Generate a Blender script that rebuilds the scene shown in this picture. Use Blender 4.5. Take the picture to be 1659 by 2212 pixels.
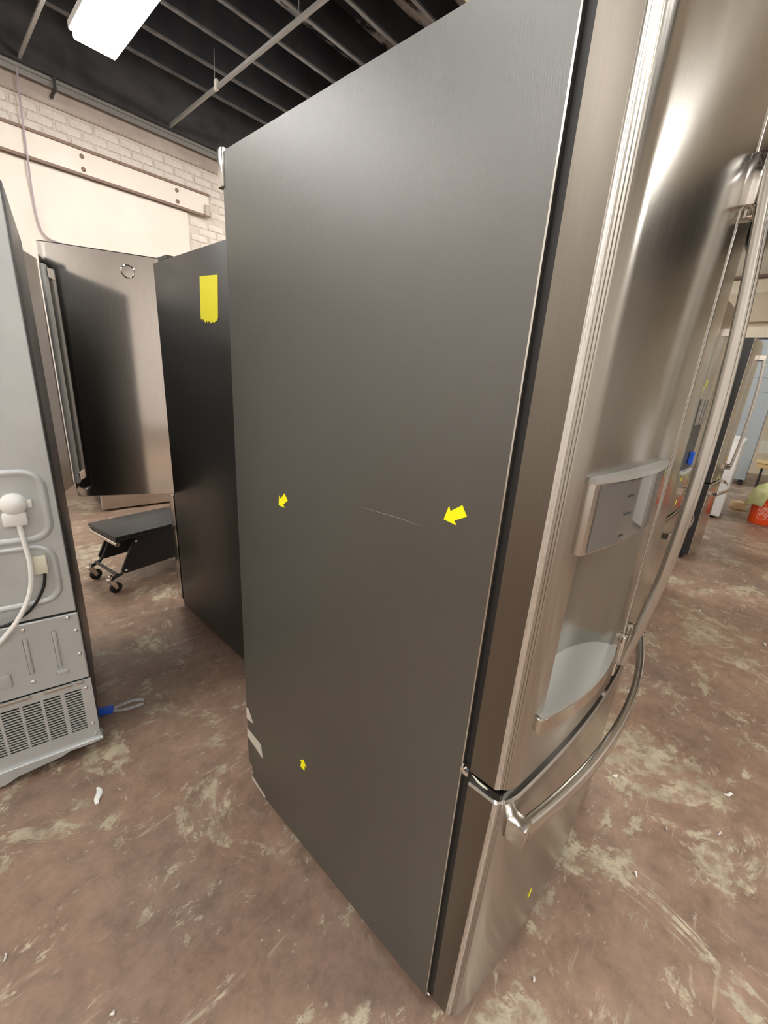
import bpy, bmesh, math, random
from math import sin, cos, pi, radians, sqrt, atan2
from mathutils import Vector, Matrix, noise

random.seed(7)
for o in list(bpy.data.objects): bpy.data.objects.remove(o)
S = bpy.context.scene
COL = S.collection

# ------------------------------------------------------------------ camera
cam = bpy.data.cameras.new('camera'); camo = bpy.data.objects.new('camera', cam); COL.objects.link(camo)
RR = ((0.67713831, -0.73305868, 0.06409904), (-0.18146563, -0.2507688, -0.95088655), (0.71312968, 0.63224994, -0.30283011))
CC = (-0.52798415, -0.24630111, 1.32277725)
camo.matrix_world = Matrix(((RR[0][0], -RR[1][0], -RR[2][0], CC[0]), (RR[0][1], -RR[1][1], -RR[2][1], CC[1]),
                            (RR[0][2], -RR[1][2], -RR[2][2], CC[2]), (0, 0, 0, 1)))
cam.sensor_fit = 'HORIZONTAL'; cam.sensor_width = 36.0; cam.lens = 900 / 1659 * 36.0
cam.clip_start = 0.02; cam.clip_end = 60
S.camera = camo
# ------------------------------------------------------------------ world + exposure
wd = bpy.data.worlds.new('world'); S.world = wd; wd.use_nodes = True
wd.node_tree.nodes['Background'].inputs[0].default_value = (0.02, 0.02, 0.022, 1)
wd.node_tree.nodes['Background'].inputs[1].default_value = 1.0
S.view_settings.view_transform = 'Standard'; S.view_settings.look = 'None'
S.view_settings.exposure = 0.0; S.view_settings.gamma = 1.0; S.view_settings.use_curve_mapping = False
LAMP = 41.0          # emission of every ceiling light diffuser

# ------------------------------------------------------------------ materials
MAT = {}
def mat(name, col=(.5, .5, .5), rough=.5, metal=0.0, emit=None, estr=0.0, spec=.5, coat=0.0, aniso=0.0, trans=0.0, alpha=1.0):
    m = bpy.data.materials.new(name); m.use_nodes = True
    b = m.node_tree.nodes['Principled BSDF']
    b.inputs['Base Color'].default_value = (*col, 1); b.inputs['Roughness'].default_value = rough
    b.inputs['Metallic'].default_value = metal; b.inputs['Specular IOR Level'].default_value = spec
    b.inputs['Coat Weight'].default_value = coat; b.inputs['Transmission Weight'].default_value = trans
    b.inputs['Anisotropic'].default_value = aniso
    if emit: b.inputs['Emission Color'].default_value = (*emit, 1); b.inputs['Emission Strength'].default_value = estr
    MAT[name] = m; return m
def nd(m, t, **k):
    n = m.node_tree.nodes.new(t)
    for a, v in k.items():
        if a.startswith('i_'): n.inputs[a[2:].replace('_', ' ')].default_value = v
        else: setattr(n, a, v)
    return n
def lk(m, a, b): m.node_tree.links.new(a, b)
def bsdf(m): return m.node_tree.nodes['Principled BSDF']
def coords(m, scale=(1, 1, 1), rot=(0, 0, 0), kind='Object'):
    t = nd(m, 'ShaderNodeTexCoord'); mp = nd(m, 'ShaderNodeMapping')
    mp.inputs['Scale'].default_value = scale; mp.inputs['Rotation'].default_value = rot
    lk(m, t.outputs[kind], mp.inputs['Vector']); return mp.outputs['Vector']
def noise_n(m, vec, scale, detail=4, rough=.5, dist=0):
    n = nd(m, 'ShaderNodeTexNoise'); n.inputs['Scale'].default_value = scale; n.inputs['Detail'].default_value = detail
    n.inputs['Roughness'].default_value = rough; n.inputs['Distortion'].default_value = dist
    lk(m, vec, n.inputs['Vector']); return n.outputs['Fac']
def ramp(m, fac, stops):
    r = nd(m, 'ShaderNodeValToRGB'); e = r.color_ramp.elements
    while len(e) < len(stops): e.new(.5)
    for i, (p, c) in enumerate(stops):
        e[i].position = p; e[i].color = (*c, 1) if len(c) == 3 else c
    lk(m, fac, r.inputs['Fac']); return r.outputs['Color']
def mixc(m, fac, a, b):
    x = nd(m, 'ShaderNodeMix', data_type='RGBA')
    if hasattr(fac, 'is_linked'): lk(m, fac, x.inputs['Factor'])
    else: x.inputs['Factor'].default_value = fac
    for s, v in ((6, a), (7, b)):
        if hasattr(v, 'is_linked'): lk(m, v, x.inputs[s])
        else: x.inputs[s].default_value = (*v, 1)
    return x.outputs[2]
def mathn(m, op, a, b):
    x = nd(m, 'ShaderNodeMath', operation=op)
    for i, v in enumerate((a, b)):
        if hasattr(v, 'is_linked'): lk(m, v, x.inputs[i])
        else: x.inputs[i].default_value = v
    return x.outputs[0]
def bump(m, h, strength=.2, dist=.002):
    b = nd(m, 'ShaderNodeBump'); b.inputs['Strength'].default_value = strength; b.inputs['Distance'].default_value = dist
    lk(m, h, b.inputs['Height']); lk(m, b.outputs['Normal'], bsdf(m).inputs['Normal'])

def steel(name, col, rough, brush=(60, 60, 1.2), amt=.06, var=.05):
    m = mat(name, col, rough, 1.0)
    v = coords(m, brush); n = noise_n(m, v, 8, 3, .6)
    lo, hi = tuple(c * (1 - var) for c in col), tuple(min(1, c * (1 + var)) for c in col)
    lk(m, ramp(m, n, [(.3, lo), (.7, hi)]), bsdf(m).inputs['Base Color'])
    g = nd(m, 'ShaderNodeMapRange'); g.inputs['To Min'].default_value = rough - amt; g.inputs['To Max'].default_value = rough + amt
    lk(m, n, g.inputs['Value']); lk(m, g.outputs[0], bsdf(m).inputs['Roughness'])
    return m
steel('steel_main', (.48, .462, .425), .21)
m = MAT['steel_main']; bsdf(m).inputs['Anisotropic'].default_value = .8; bsdf(m).inputs['Anisotropic Rotation'].default_value = .25
tg = nd(m, 'ShaderNodeTangent', direction_type='RADIAL', axis='Z'); lk(m, tg.outputs[0], bsdf(m).inputs['Tangent'])
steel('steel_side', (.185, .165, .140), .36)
steel('steel_far', (.60, .565, .51), .15)
steel('steel_dark', (.72, .705, .68), .10, (60, 60, 1.2), .03)
steel('steel_reflect_dark', (.13, .115, .10), .22)  # dark reflections on the open door leaf are put into this steel's colour
m = steel('steel_trim', (.78, .765, .73), .28)
bsdf(m).inputs['Anisotropic'].default_value = .85; bsdf(m).inputs['Anisotropic Rotation'].default_value = .25
tg = nd(m, 'ShaderNodeTangent', direction_type='RADIAL', axis='Z'); lk(m, tg.outputs[0], bsdf(m).inputs['Tangent'])
mat('handle_silver', (.62, .62, .60), .38, .55)
mat('chrome', (.78, .76, .73), .07, 1.0)
mat('satin_metal', (.60, .585, .55), .20, 1.0)
mat('black_glossy', (.012, .012, .012), .2)
mat('black_rubber', (.012, .012, .013), .6)
mat('black_plastic', (.02, .02, .021), .42)
mat('black_paint', (.014, .014, .015), .35)
mat('grey_plastic', (.42, .42, .40), .32)
mat('tray_grey', (.40, .395, .37), .30, .4)
mat('recess_grey', (.30, .295, .265), .24, .85)
mat('panel_glass', (.16, .16, .152), .06, .35, spec=.9)
mat('print_grey', (.03, .03, .03), .5)
mat('tape_yellow', (.83, .76, .03), .55)
mat('sticker_yellow', (.98, .95, .0), .5)
mat('masking', (.56, .53, .45), .6)
mat('white_enamel', (.78, .78, .77), .28)
mat('white_plastic', (.80, .80, .77), .4)
mat('ivory_plastic', (.74, .71, .58), .45)
mat('orange_plastic', (.85, .08, .008), .42)
mat('logo_white', (.90, .42, .33), .6)
mat('blue_plastic', (.02, .11, .62), .4)
mat('red_plastic', (.30, .03, .03), .4)
mat('clear_plastic', (.85, .88, .9), .12, trans=.75)
mat('wood_light', (.56, .41, .20), .55)
mat('cardboard', (.58, .44, .24), .7)
mat('blue_grey_steel', (.36, .41, .44), .42, .25)
mat('screw', (.75, .75, .73), .25, .9)
mat('tee_metal', (.30, .29, .27), .45, .3)
mat('cable_grey', (.40, .33, .36), .5)
mat('paper', (.80, .80, .70), .8)
mat('void', (.004, .004, .004), .9)
mat('cream_panel', (.74, .66, .52), .65)
mat('brown_line', (.23, .15, .115), .7)
mat('gasket', (.012, .012, .012), .55)
mat('scratch', (.22, .21, .19), .5)
mat('soffit_shade', (.50, .42, .31), .7)

# main cabinet paint: dark warm grey, fine vertical orange-peel
m = mat('cabinet_grey', (.06, .057, .047), .33, .0, spec=1.0, coat=.0)
bsdf(m).inputs['IOR'].default_value = 1.62
v = coords(m, (90, 90, 9)); n = noise_n(m, v, 7, 3, .55); bump(m, n, .28, .0012)
v2 = coords(m, (1, 1, 1)); n2 = noise_n(m, v2, 2.5, 3, .5)
lk(m, ramp(m, n2, [(.3, (.041, .0405, .033)), (.7, (.049, .048, .039))]), bsdf(m).inputs['Base Color'])
m = mat('cabinet_dark', (.034, .032, .030), .38, 0, spec=.55)
v = coords(m, (90, 90, 9)); bump(m, noise_n(m, v, 7, 3, .55), .15, .0012)
# galvanised back panel
m = mat('galvanised', (.52, .55, .55), .42, .35)
v = coords(m); n = noise_n(m, v, 5, 5, .6)
lk(m, ramp(m, n, [(.3, (.49, .52, .52)), (.7, (.58, .60, .60))]), bsdf(m).inputs['Base Color'])
# floor
m = mat('floor_paint', (.2, .1, .07), .4)
v = coords(m)
base = ramp(m, noise_n(m, v, 1.3, 6, .62, .4), [(.28, (.135, .092, .074)), (.5, (.235, .150, .108)), (.72, (.325, .212, .148))])
grime = ramp(m, noise_n(m, v, 3.7, 6, .65), [(.40, (0, 0, 0)), (.66, (1, 1, 1))])
base = mixc(m, mathn(m, 'MULTIPLY', grime, .35), base, (.34, .25, .185))
mott = ramp(m, noise_n(m, v, 13, 9, .78, .3), [(.30, (.62, .62, .62)), (.52, (1, 1, 1)), (.72, (1.3, 1.3, 1.3))])
mx = nd(m, 'ShaderNodeMix', data_type='RGBA', blend_type='MULTIPLY'); mx.inputs['Factor'].default_value = 1
lk(m, base, mx.inputs[6]); lk(m, mott, mx.inputs[7]); base = mx.outputs[2]
pw = noise_n(m, v, 2.6, 12, .74, .7)
pmask = ramp(m, pw, [(.54, (0, 0, 0)), (.568, (1, 1, 1))])
vs = coords(m, (1.0, 2.3, 1), (0, 0, .5)); p2 = noise_n(m, vs, 6.5, 10, .76, .5)
pm2 = ramp(m, p2, [(.575, (0, 0, 0)), (.60, (1, 1, 1))])
pm = mathn(m, 'MAXIMUM', mathn(m, 'MULTIPLY', pmask, .9), mathn(m, 'MULTIPLY', pm2, .85))
holes = ramp(m, noise_n(m, v, 19, 6, .7), [(.42, (.12, .12, .12)), (.55, (1, 1, 1))])
pm = mathn(m, 'MULTIPLY', pm, holes)
pcol = ramp(m, noise_n(m, v, 9, 5, .6), [(.3, (.30, .26, .19)), (.55, (.46, .41, .30)), (.75, (.62, .55, .40))])
colr = mixc(m, pm, base, pcol)
# streaky scratches and pale specks
for rz, sc in ((.4, 13), (-.7, 17), (1.3, 15)):
    vv = coords(m, (1, 14, 1), (0, 0, rz)); s = noise_n(m, vv, sc * .16, 3, .5, .3)
    sm = ramp(m, s, [(.665, (0, 0, 0)), (.71, (1, 1, 1))])
    brk = ramp(m, noise_n(m, v, 5 + sc * .2, 3, .5), [(.52, (0, 0, 0)), (.6, (1, 1, 1))])
    colr = mixc(m, mathn(m, 'MULTIPLY', mathn(m, 'MULTIPLY', sm, brk), .6), colr, (.44, .36, .26))
vo = nd(m, 'ShaderNodeTexVoronoi'); vo.inputs['Scale'].default_value = 22; lk(m, v, vo.inputs['Vector'])
sp = ramp(m, vo.outputs['Distance'], [(.035, (1, 1, 1)), (.07, (0, 0, 0))])
spm = mathn(m, 'MULTIPLY', sp, ramp(m, noise_n(m, v, 7, 2, .5), [(.52, (0, 0, 0)), (.6, (.8, .8, .8))]))
colr = mixc(m, spm, colr, (.52, .45, .34))
dk = ramp(m, noise_n(m, coords(m, (1, 1, 1), (0, 0, 1)), 2.1, 7, .7), [(.66, (0, 0, 0)), (.72, (1, 1, 1))])
colr = mixc(m, mathn(m, 'MULTIPLY', dk, .55), colr, (.06, .05, .045))
lk(m, colr, bsdf(m).inputs['Base Color'])
g = nd(m, 'ShaderNodeMapRange'); g.inputs['To Min'].default_value = .22; g.inputs['To Max'].default_value = .5
lk(m, noise_n(m, v, 6, 6, .6), g.inputs['Value']); lk(m, g.outputs[0], bsdf(m).inputs['Roughness'])
bump(m, mathn(m, 'ADD', mathn(m, 'MULTIPLY', pm, -.6), noise_n(m, v, 60, 5, .6)), .25, .002)
# painted wall + plaster + brick paint
def blotchy(name, a, b, scale, rough=.7, bs=.2, bscale=40):
    m = mat(name, a, rough); v = coords(m)
    lk(m, ramp(m, noise_n(m, v, scale, 6, .6), [(.35, a), (.68, b)]), bsdf(m).inputs['Base Color'])
    bump(m, noise_n(m, v, bscale, 5, .6), bs, .004); return m
blotchy('wall_white', (.74, .69, .65), (.82, .78, .74), 2.2)
blotchy('mortar', (.56, .49, .42), (.66, .59, .51), 9)
blotchy('brick_paint', (.64, .57, .50), (.78, .71, .64), 14, .65, .5, 60)
blotchy('board_white', (.74, .66, .57), (.80, .73, .64), 1.6, .55, .05)
blotchy('plaster_grey', (.42, .35, .30), (.55, .47, .41), 3)
blotchy('wall_beige', (.68, .61, .48), (.75, .68, .54), 1.2, .7, .05)
m = mat('deck', (.02, .02, .02), .8)
lk(m, ramp(m, noise_n(m, coords(m, (.6, 1.5, 1)), 2.4, 8, .7, .5), [(.47, (.006, .006, .009)), (.56, (.48, .46, .44))]), bsdf(m).inputs['Base Color'])
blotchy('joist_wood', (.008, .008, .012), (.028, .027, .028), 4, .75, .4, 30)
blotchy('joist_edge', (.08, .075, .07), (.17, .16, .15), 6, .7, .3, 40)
blotchy('header_black', (.025, .024, .025), (.06, .056, .055), 4, .7, .3, 30)
blotchy('rag_green', (.44, .47, .22), (.60, .61, .34), 18, .9, .4, 60)

# ------------------------------------------------------------------ mesh helpers
def sharpen(bm, ang=28):
    lim = radians(ang)
    for f in bm.faces: f.smooth = True
    for e in bm.edges:
        if len(e.link_faces) == 2:
            try:
                if e.calc_face_angle() > lim: e.smooth = False
            except ValueError: pass
def obj(name, bm, material, parent=None, loc=(0, 0, 0), rot=(0, 0, 0), ang=28, mats=None):
    bmesh.ops.recalc_face_normals(bm, faces=bm.faces[:])
    sharpen(bm, ang)
    me = bpy.data.meshes.new(name); bm.to_mesh(me); bm.free()
    for k in (mats or [material]): me.materials.append(MAT[k])
    o = bpy.data.objects.new(name, me); COL.objects.link(o)
    o.parent = parent; o.location = loc; o.rotation_euler = rot
    return o
def tag(o, label, cat, group=None):
    o['label'] = label; o['category'] = cat
    if group: o['group'] = group
    return o
def thing(name, label, cat, loc=(0, 0, 0), rz=0, group=None):
    o = bpy.data.objects.new(name, None); COL.objects.link(o)
    o.empty_display_size = .1; o.location = loc; o.rotation_euler = (0, 0, rz)
    return tag(o, label, cat, group)
def struct(o): o['kind'] = 'structure'; return o
def B(): return bmesh.new()
def box(bm, x0, x1, y0, y1, z0, z1, bev=0, seg=1, mi=0):
    vs = [bm.verts.new((x, y, z)) for z in (z0, z1) for y in (y0, y1) for x in (x0, x1)]
    fs = [bm.faces.new([vs[i] for i in q]) for q in ((0, 2, 3, 1), (4, 5, 7, 6), (0, 1, 5, 4), (2, 6, 7, 3), (0, 4, 6, 2), (1, 3, 7, 5))]
    for f in fs: f.material_index = mi
    if bev:
        es = list({e for f in fs for e in f.edges})
        bmesh.ops.bevel(bm, geom=es, offset=bev, segments=seg, affect='EDGES', profile=.5)
    return bm
def prism(bm, pts, h0, h1, axis='z', mi=0):
    def P(a, b, h): return (a, b, h) if axis == 'z' else ((h, a, b) if axis == 'x' else (a, h, b))
    lo = [bm.verts.new(P(a, b, h0)) for a, b in pts]; hi = [bm.verts.new(P(a, b, h1)) for a, b in pts]
    n = len(pts); fs = []
    for i in range(n): fs.append(bm.faces.new((lo[i], lo[(i + 1) % n], hi[(i + 1) % n], hi[i])))
    fs.append(bm.faces.new(lo[::-1])); fs.append(bm.faces.new(hi))
    for f in fs: f.material_index = mi
    return bm
def sweep(bm, path, section, up=(0, 0, 1), close=True):
    path = [Vector(p) for p in path]; up = Vector(up); rings = []
    for i, p in enumerate(path):
        t = (path[min(i + 1, len(path) - 1)] - path[max(i - 1, 0)]).normalized()
        u = up if abs(t.dot(up)) < .97 else Vector((1, 0, 0))
        s = t.cross(u).normalized(); w = s.cross(t).normalized()
        rings.append([bm.verts.new(p + s * a + w * b) for a, b in section])
    n = len(section)
    for r0, r1 in zip(rings, rings[1:]):
        for i in range(n): bm.faces.new((r0[i], r0[(i + 1) % n], r1[(i + 1) % n], r1[i]))
    if close: bm.faces.new(rings[0][::-1]); bm.faces.new(rings[-1])
    return bm
def circ(r, n=12, ry=None): return [(r * cos(2 * pi * i / n), (ry or r) * sin(2 * pi * i / n)) for i in range(n)]
def rrect(w, h, r, n=3):
    out = []
    for cx, cy, a in ((w / 2 - r, h / 2 - r, 0), (-w / 2 + r, h / 2 - r, 90), (-w / 2 + r, -h / 2 + r, 180), (w / 2 - r, -h / 2 + r, 270)):
        for i in range(n + 1):
            t = radians(a + 90 * i / n); out.append((cx + r * cos(t), cy + r * sin(t)))
    return out
def tube(bm, path, r, n=10): return sweep(bm, path, circ(r, n))
def smooth_path(pts, k=6):
    pts = [Vector(p) for p in pts]; out = []
    for i in range(len(pts) - 1):
        p0 = pts[max(i - 1, 0)]; p1 = pts[i]; p2 = pts[i + 1]; p3 = pts[min(i + 2, len(pts) - 1)]
        for j in range(k):
            t = j / k
            out.append(.5 * ((2 * p1) + (p2 - p0) * t + (2 * p0 - 5 * p1 + 4 * p2 - p3) * t * t + (3 * p1 - p0 - 3 * p2 + p3) * t ** 3))
    return out + [pts[-1]]
def lathe(bm, prof, n=24, c=(0, 0), cap=True):
    rings = [[bm.verts.new((c[0] + r * cos(2 * pi * i / n), c[1] + r * sin(2 * pi * i / n), z)) for i in range(n)] for r, z in prof]
    for a, b in zip(rings, rings[1:]):
        for i in range(n): bm.faces.new((a[i], a[(i + 1) % n], b[(i + 1) % n], b[i]))
    if cap: bm.faces.new(rings[0][::-1]); bm.faces.new(rings[-1])
    return bm
def xform(bm, M, verts=None): bmesh.ops.transform(bm, matrix=M, verts=verts or bm.verts[:]); return bm

# ------------------------------------------------------------------ the room
XL, XR, YF, YB, ZC = -4.7, 10.6, -5.2, 5.35, 4.25
bm = B(); box(bm, XL, XR, YF, YB, -.1, 0); struct(obj('floor', bm, 'floor_paint'))
bm = B(); box(bm, XL - .1, XL, YF, YB, 0, 4.4); struct(obj('wall_left', bm, 'wall_white'))
bm = B(); box(bm, XL, XR, YF - .1, YF, 0, 4.4); struct(obj('wall_front', bm, 'wall_white'))
wr = B(); box(wr, XR, XR + .1, YF, YB, 0, 4.4); wr = struct(obj('wall_right', wr, 'wall_beige'))
bm = B(); box(bm, XR - .16, XR, YF, YB, 2.80, 3.30, .01); obj('soffit_shadow_band', bm, 'soffit_shade', wr)  # browner band stands in for the soffit's shadow on the wall
bm = B(); box(bm, XR - .19, XR, YF, YB, 3.56, 3.60); obj('ledge_line', bm, 'brown_line', wr)
wb = B(); box(wb, XL, XR, YB, YB + .12, 0, 4.4); wb = struct(obj('wall_back', wb, 'wall_white'))
# painted bricks that show above and beside the boards
bm = B(); box(bm, -1.7, 3.2, YB - .004, YB, 2.0, 3.52); obj('mortar_bed', bm, 'mortar', wb)
brick_me = {}
for k in range(3):
    b = B(); box(b, -.100 + .004 * k, .100 - .003 * k, -.011, 0, 0, .064, .006 + .001 * k, 2)
    for vtx in b.verts: vtx.co += Vector((0, -.0025 * (noise.noise(vtx.co * 30 + Vector((k * 7, 0, 0)))), 0)) if vtx.co.y < -.004 else Vector()
    sharpen(b, 40); me = bpy.data.meshes.new('brick'); b.to_mesh(me); b.free(); me.materials.append(MAT['brick_paint']); brick_me[k] = me
def lay(x0, x1, z0, z1):
    r = 0; z = z0
    while z + .064 <= z1 + .001:
        x = x0 + (.107 if r % 2 else 0)
        while x <= x1:
            o = bpy.data.objects.new('brick', brick_me[random.randrange(3)]); COL.objects.link(o); o.parent = wb
            o.location = (x + .1, YB - .0005 + random.uniform(-.002, .003), z)
            x += .214
        z += .075; r += 1
lay(-1.646, 2.5, 3.262, 3.50); lay(2.28, 2.72, 3.035, 3.255); lay(2.02, 2.72, 2.15, 3.0)
bm = B(); box(bm, -3.0, 2.25, YB - .045, YB - .001, 3.035, 3.245, .006); lb = obj('ledger_board', bm, 'board_white', wb)
bm = B(); box(bm, -3.0, 2.25, YB - .060, YB - .045, 3.235, 3.258); obj('ledger_shadow_gap', bm, 'brown_line', lb)  # thin brown strips drawn for the shadow gaps along the board's edges
bm = B(); box(bm, -3.0, 2.25, YB - .060, YB - .045, 3.016, 3.04); obj('ledger_shadow_gap', bm, 'brown_line', lb)
for x in (-.01, .99, 1.88):
    for z in (3.08, 3.185):
        b = B(); lathe(b, [(.020, 0), (.020, .006), (.012, .012)], 10); xform(b, Matrix.Translation((x, YB - .045, z)) @ Matrix.Rotation(pi / 2, 4, 'X')); obj('bolt', b, 'brown_line', lb)
b = B(); box(b, 2.19, 2.235, YB - .075, YB - .045, 3.03, 3.14, .004); obj('clip', b, 'plaster_grey', lb)
for x0, x1 in ((-3.0, -.60), (-.596, 2.0)):
    bm = B(); box(bm, x0, x1, YB - .022, YB - .001, .0, 3.012, .004); obj('wall_board', bm, 'board_white', wb)
bm = B(); box(bm, XL, XR, YB - .035, YB - .001, 3.505, 3.70, .012); obj('plaster_band', bm, 'plaster_grey', wb)
bm = B(); box(bm, XL, XR, YB - .16, YB - .001, 3.685, 4.249); struct(obj('trim_1', bm, 'header_black'))
# roof deck and joists
cl = B(); box(cl, XL, XR, YF, YB, ZC, ZC + .1); cl = struct(obj('ceiling', cl, 'deck'))
jy = [5.26 - .395 * k for k in range(27)]
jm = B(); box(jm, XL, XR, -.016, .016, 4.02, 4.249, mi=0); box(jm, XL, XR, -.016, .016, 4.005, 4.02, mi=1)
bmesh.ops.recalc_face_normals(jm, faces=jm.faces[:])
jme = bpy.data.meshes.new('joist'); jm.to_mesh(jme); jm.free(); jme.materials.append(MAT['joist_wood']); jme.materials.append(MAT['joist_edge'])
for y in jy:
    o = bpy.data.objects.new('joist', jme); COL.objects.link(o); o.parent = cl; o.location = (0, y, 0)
# suspended grid: tees and hanger wires
tm = B(); box(tm, -.012, .012, -5.19, 5.28, 3.698, 3.701); box(tm, -.002, .002, -5.19, 5.28, 3.701, 3.735)
bmesh.ops.recalc_face_normals(tm, faces=tm.faces[:])
tme = bpy.data.meshes.new('grid_tee'); tm.to_mesh(tme); tm.free(); tme.materials.append(MAT['tee_metal'])
for x in (-3.06, -1.84, -.63, .589, 1.808, 3.03, 4.25, 5.47):
    o = bpy.data.objects.new('grid_tee', tme); COL.objects.link(o); o.parent = cl; o.location = (x, 0, 0)
    for y in (1.5, 2.95, 4.2):
        b = B(); tube(b, [(x, y, 3.735), (x + .01, y, 4.0)], .0035, 6); obj('hanger_wire', b, 'tee_metal', cl)
b = B(); box(b, 1.795, 1.821, 4.15, 4.19, 3.69, 3.77, .003); obj('hanger_clip', b, 'masking', cl)
b = B(); box(b, -3, 6, 5.235, 5.262, 3.66, 3.70); box(b, -3, 6, 5.255, 5.262, 3.62, 3.70); obj('grid_wall_angle', b, 'tee_metal', cl)
b = B(); tube(b, [(.82, 5.18, 3.68), (.82, 5.20, 3.60), (.80, 5.28, 3.55)], .014, 8); obj('pipe_hanger', b, 'header_black', cl)
# cream tiles still lying in the grid over the aisle in front of the fridges
tl = B(); box(tl, -.595, .595, -.298, .298, 3.7015, 3.716); bmesh.ops.recalc_face_normals(tl, faces=tl.faces[:])
tlm = bpy.data.meshes.new('ceiling_tile'); tl.to_mesh(tlm); tl.free(); mat('tile_cream', (.86, .82, .70), .8); tlm.materials.append(MAT['tile_cream'])
for x in (2.419, 3.64, 4.86):
    for k in range(11):
        o = bpy.data.objects.new('ceiling_tile', tlm); COL.objects.link(o); o.parent = cl; o.location = (x, 1.62 - .61 * k, 0)
# the cable that drops down the wall
b = B(); tube(b, smooth_path([(.575, 5.25, 3.72), (.56, 5.275, 3.3), (.55, 5.275, 2.95), (.55, 5.30, 2.75), (.56, 5.305, 2.53), (.60, 5.31, 2.42), (.72, 5.31, 2.385), (1.1, 5.31, 2.37)], 6), .008, 8)
tag(obj('cable', b, 'cable_grey'), 'thin grey cable running down the white wall and bending sideways', 'cable')

# ceiling lights
def ceiling_light(x, y, label, group=None):
    t = thing('ceiling_light', label, 'ceiling light', (x, y, 3.62), 0, group)
    w, l = .14, .60
    b = B(); box(b, -w - .02, w + .02, -l - .02, l + .02, .012, .07, .008); obj('housing', b, 'white_plastic', t)
    b = B(); box(b, -w, w, -l, l, -.040, .012, .01); obj('diffuser', b, 'lamp_glow', t)
    for sx in (-1, 1):
        b = B(); tube(b, [(sx * w * .8, 0, .07), (sx * w * .8, 0, .40)], .006, 6); obj('suspension_rod', b, 'tee_metal', t)
mat('lamp_glow', (1, 1, 1), .5, 0, (1.0, .97, .925), LAMP)
ceiling_light(.894, 3.69, 'glaring white rectangular ceiling light hung near the pale brick wall')
for x, y in ((-3.5, 3.69), (-1.9, 3.69), (3.05, 3.69), (5.3, 3.69), (7.5, 3.69), (-3.6, 1.05), (-1.4, 1.05), (3.05, 1.05), (5.3, 1.9), (8.6, 1.9), (-3.6, -2.6), (.1, -2.6), (-1.4, -2.6), (1.0, -1.5), (4.5, -3.5)):  # out of view; most added as fill, some set to match reflections
    ceiling_light(x, y, 'unseen white rectangular ceiling light under the dark joists, spreading fill light', 'unseen ceiling lights of the hall, mostly added fill')

# ------------------------------------------------------------------ refrigerators
def bow(x, w, base, bulge): u = (x - w / 2) / (w / 2); return -(base + bulge * (1 - u * u))
def door_profile(x0, x1, w, base, bulge, yb, fl, fr, n=26):
    """plan outline of a door leaf from back-left round the front to back-right"""
    yl, yr = bow(x0, w, base, bulge), bow(x1, w, base, bulge)
    def corner(style, y):                                   # (inset from edge, y)
        if style == 'flute':
            return [(0, yb), (0, y + .0195), (.0004, y + .0176), (.0014, y + .0157), (.0030, y + .0140), (.0050, y + .0128), (.0072, y + .0122), (.0074, y + .0098), (.0098, y + .0090),
                    (.0100, y + .0066), (.0124, y + .0058), (.0126, y + .0038), (.0160, y + .0020), (.021, y - .0008)]
        if style == 'round':
            r = .016
            return [(0, yb)] + [(r * (1 - cos(t)), y + r * (1 - sin(t))) for t in [pi / 2 * i / 6 for i in range(7)]]
        return [(0, yb), (0, y + .004), (.0012, y + .0012), (.004, y)]
    L = [(x0 + a, b) for a, b in corner(fl, yl)]; Rr = [(x1 - a, b) for a, b in corner(fr, yr)][::-1]
    xa, xb = L[-1][0], Rr[0][0]
    mid = [(xa + (xb - xa) * i / n, bow(xa + (xb - xa) * i / n, w, base, bulge)) for i in range(1, n)]
    if fl == 'flute': mid = [(x, y) for x, y in mid]
    return L + mid + Rr
def door_mesh(prof, z0, z1, hole=None, side=0, trim=0):
    """prof extruded z0..z1 with eased ends; hole=(hx0,hx1,hz0,hz1) leaves an opening in the front"""
    bm = B(); e = .004
    cx = sum(p[0] for p in prof) / len(prof)
    def inset(p): return (p[0] + (e * .8 if p[0] < cx else -e * .8) * min(1, abs(p[0] - cx) * 20), p[1] + e * .8 if p[1] < prof[0][1] - .001 else p[1])
    zs = [z0, z0 + e, z1 - e, z1]
    if hole: zs = [z0, z0 + e, hole[2], hole[3], z1 - e, z1]
    rings = []
    for i, z in enumerate(zs):
        pp = [inset(p) if i in (0, len(zs) - 1) else p for p in prof]
        rings.append([bm.verts.new((x, y, z)) for x, y in pp])
    n = len(prof)
    for k, (a, b) in enumerate(zip(rings, rings[1:])):
        for i in range(n):
            j = (i + 1) % n
            if hole and k == 2 and i < n - 1 and prof[i][0] >= hole[0] - 1e-6 and prof[j][0] <= hole[1] + 1e-6 and prof[i][1] < prof[0][1] - .03: continue
            f = bm.faces.new((a[i], a[j], b[j], b[i]))
            if i < 1 or i >= n - 2: f.material_index = side
            elif trim and (i < 6 or i >= n - 7): f.material_index = trim
    bm.faces.new(rings[0][::-1]); bm.faces.new(rings[-1])
    return bm
def shift(bm, org):
    for v_ in bm.verts: v_.co -= Vector(org)
    return bm
def bar_handle(pts, sec, brackets, name, parent, org, mbar='satin_metal', mbr='chrome', up=(1, 0, 0)):
    bm = B(); sweep(bm, pts, sec, up); h = obj(name, shift(bm, org), mbar, parent)
    return h

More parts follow.
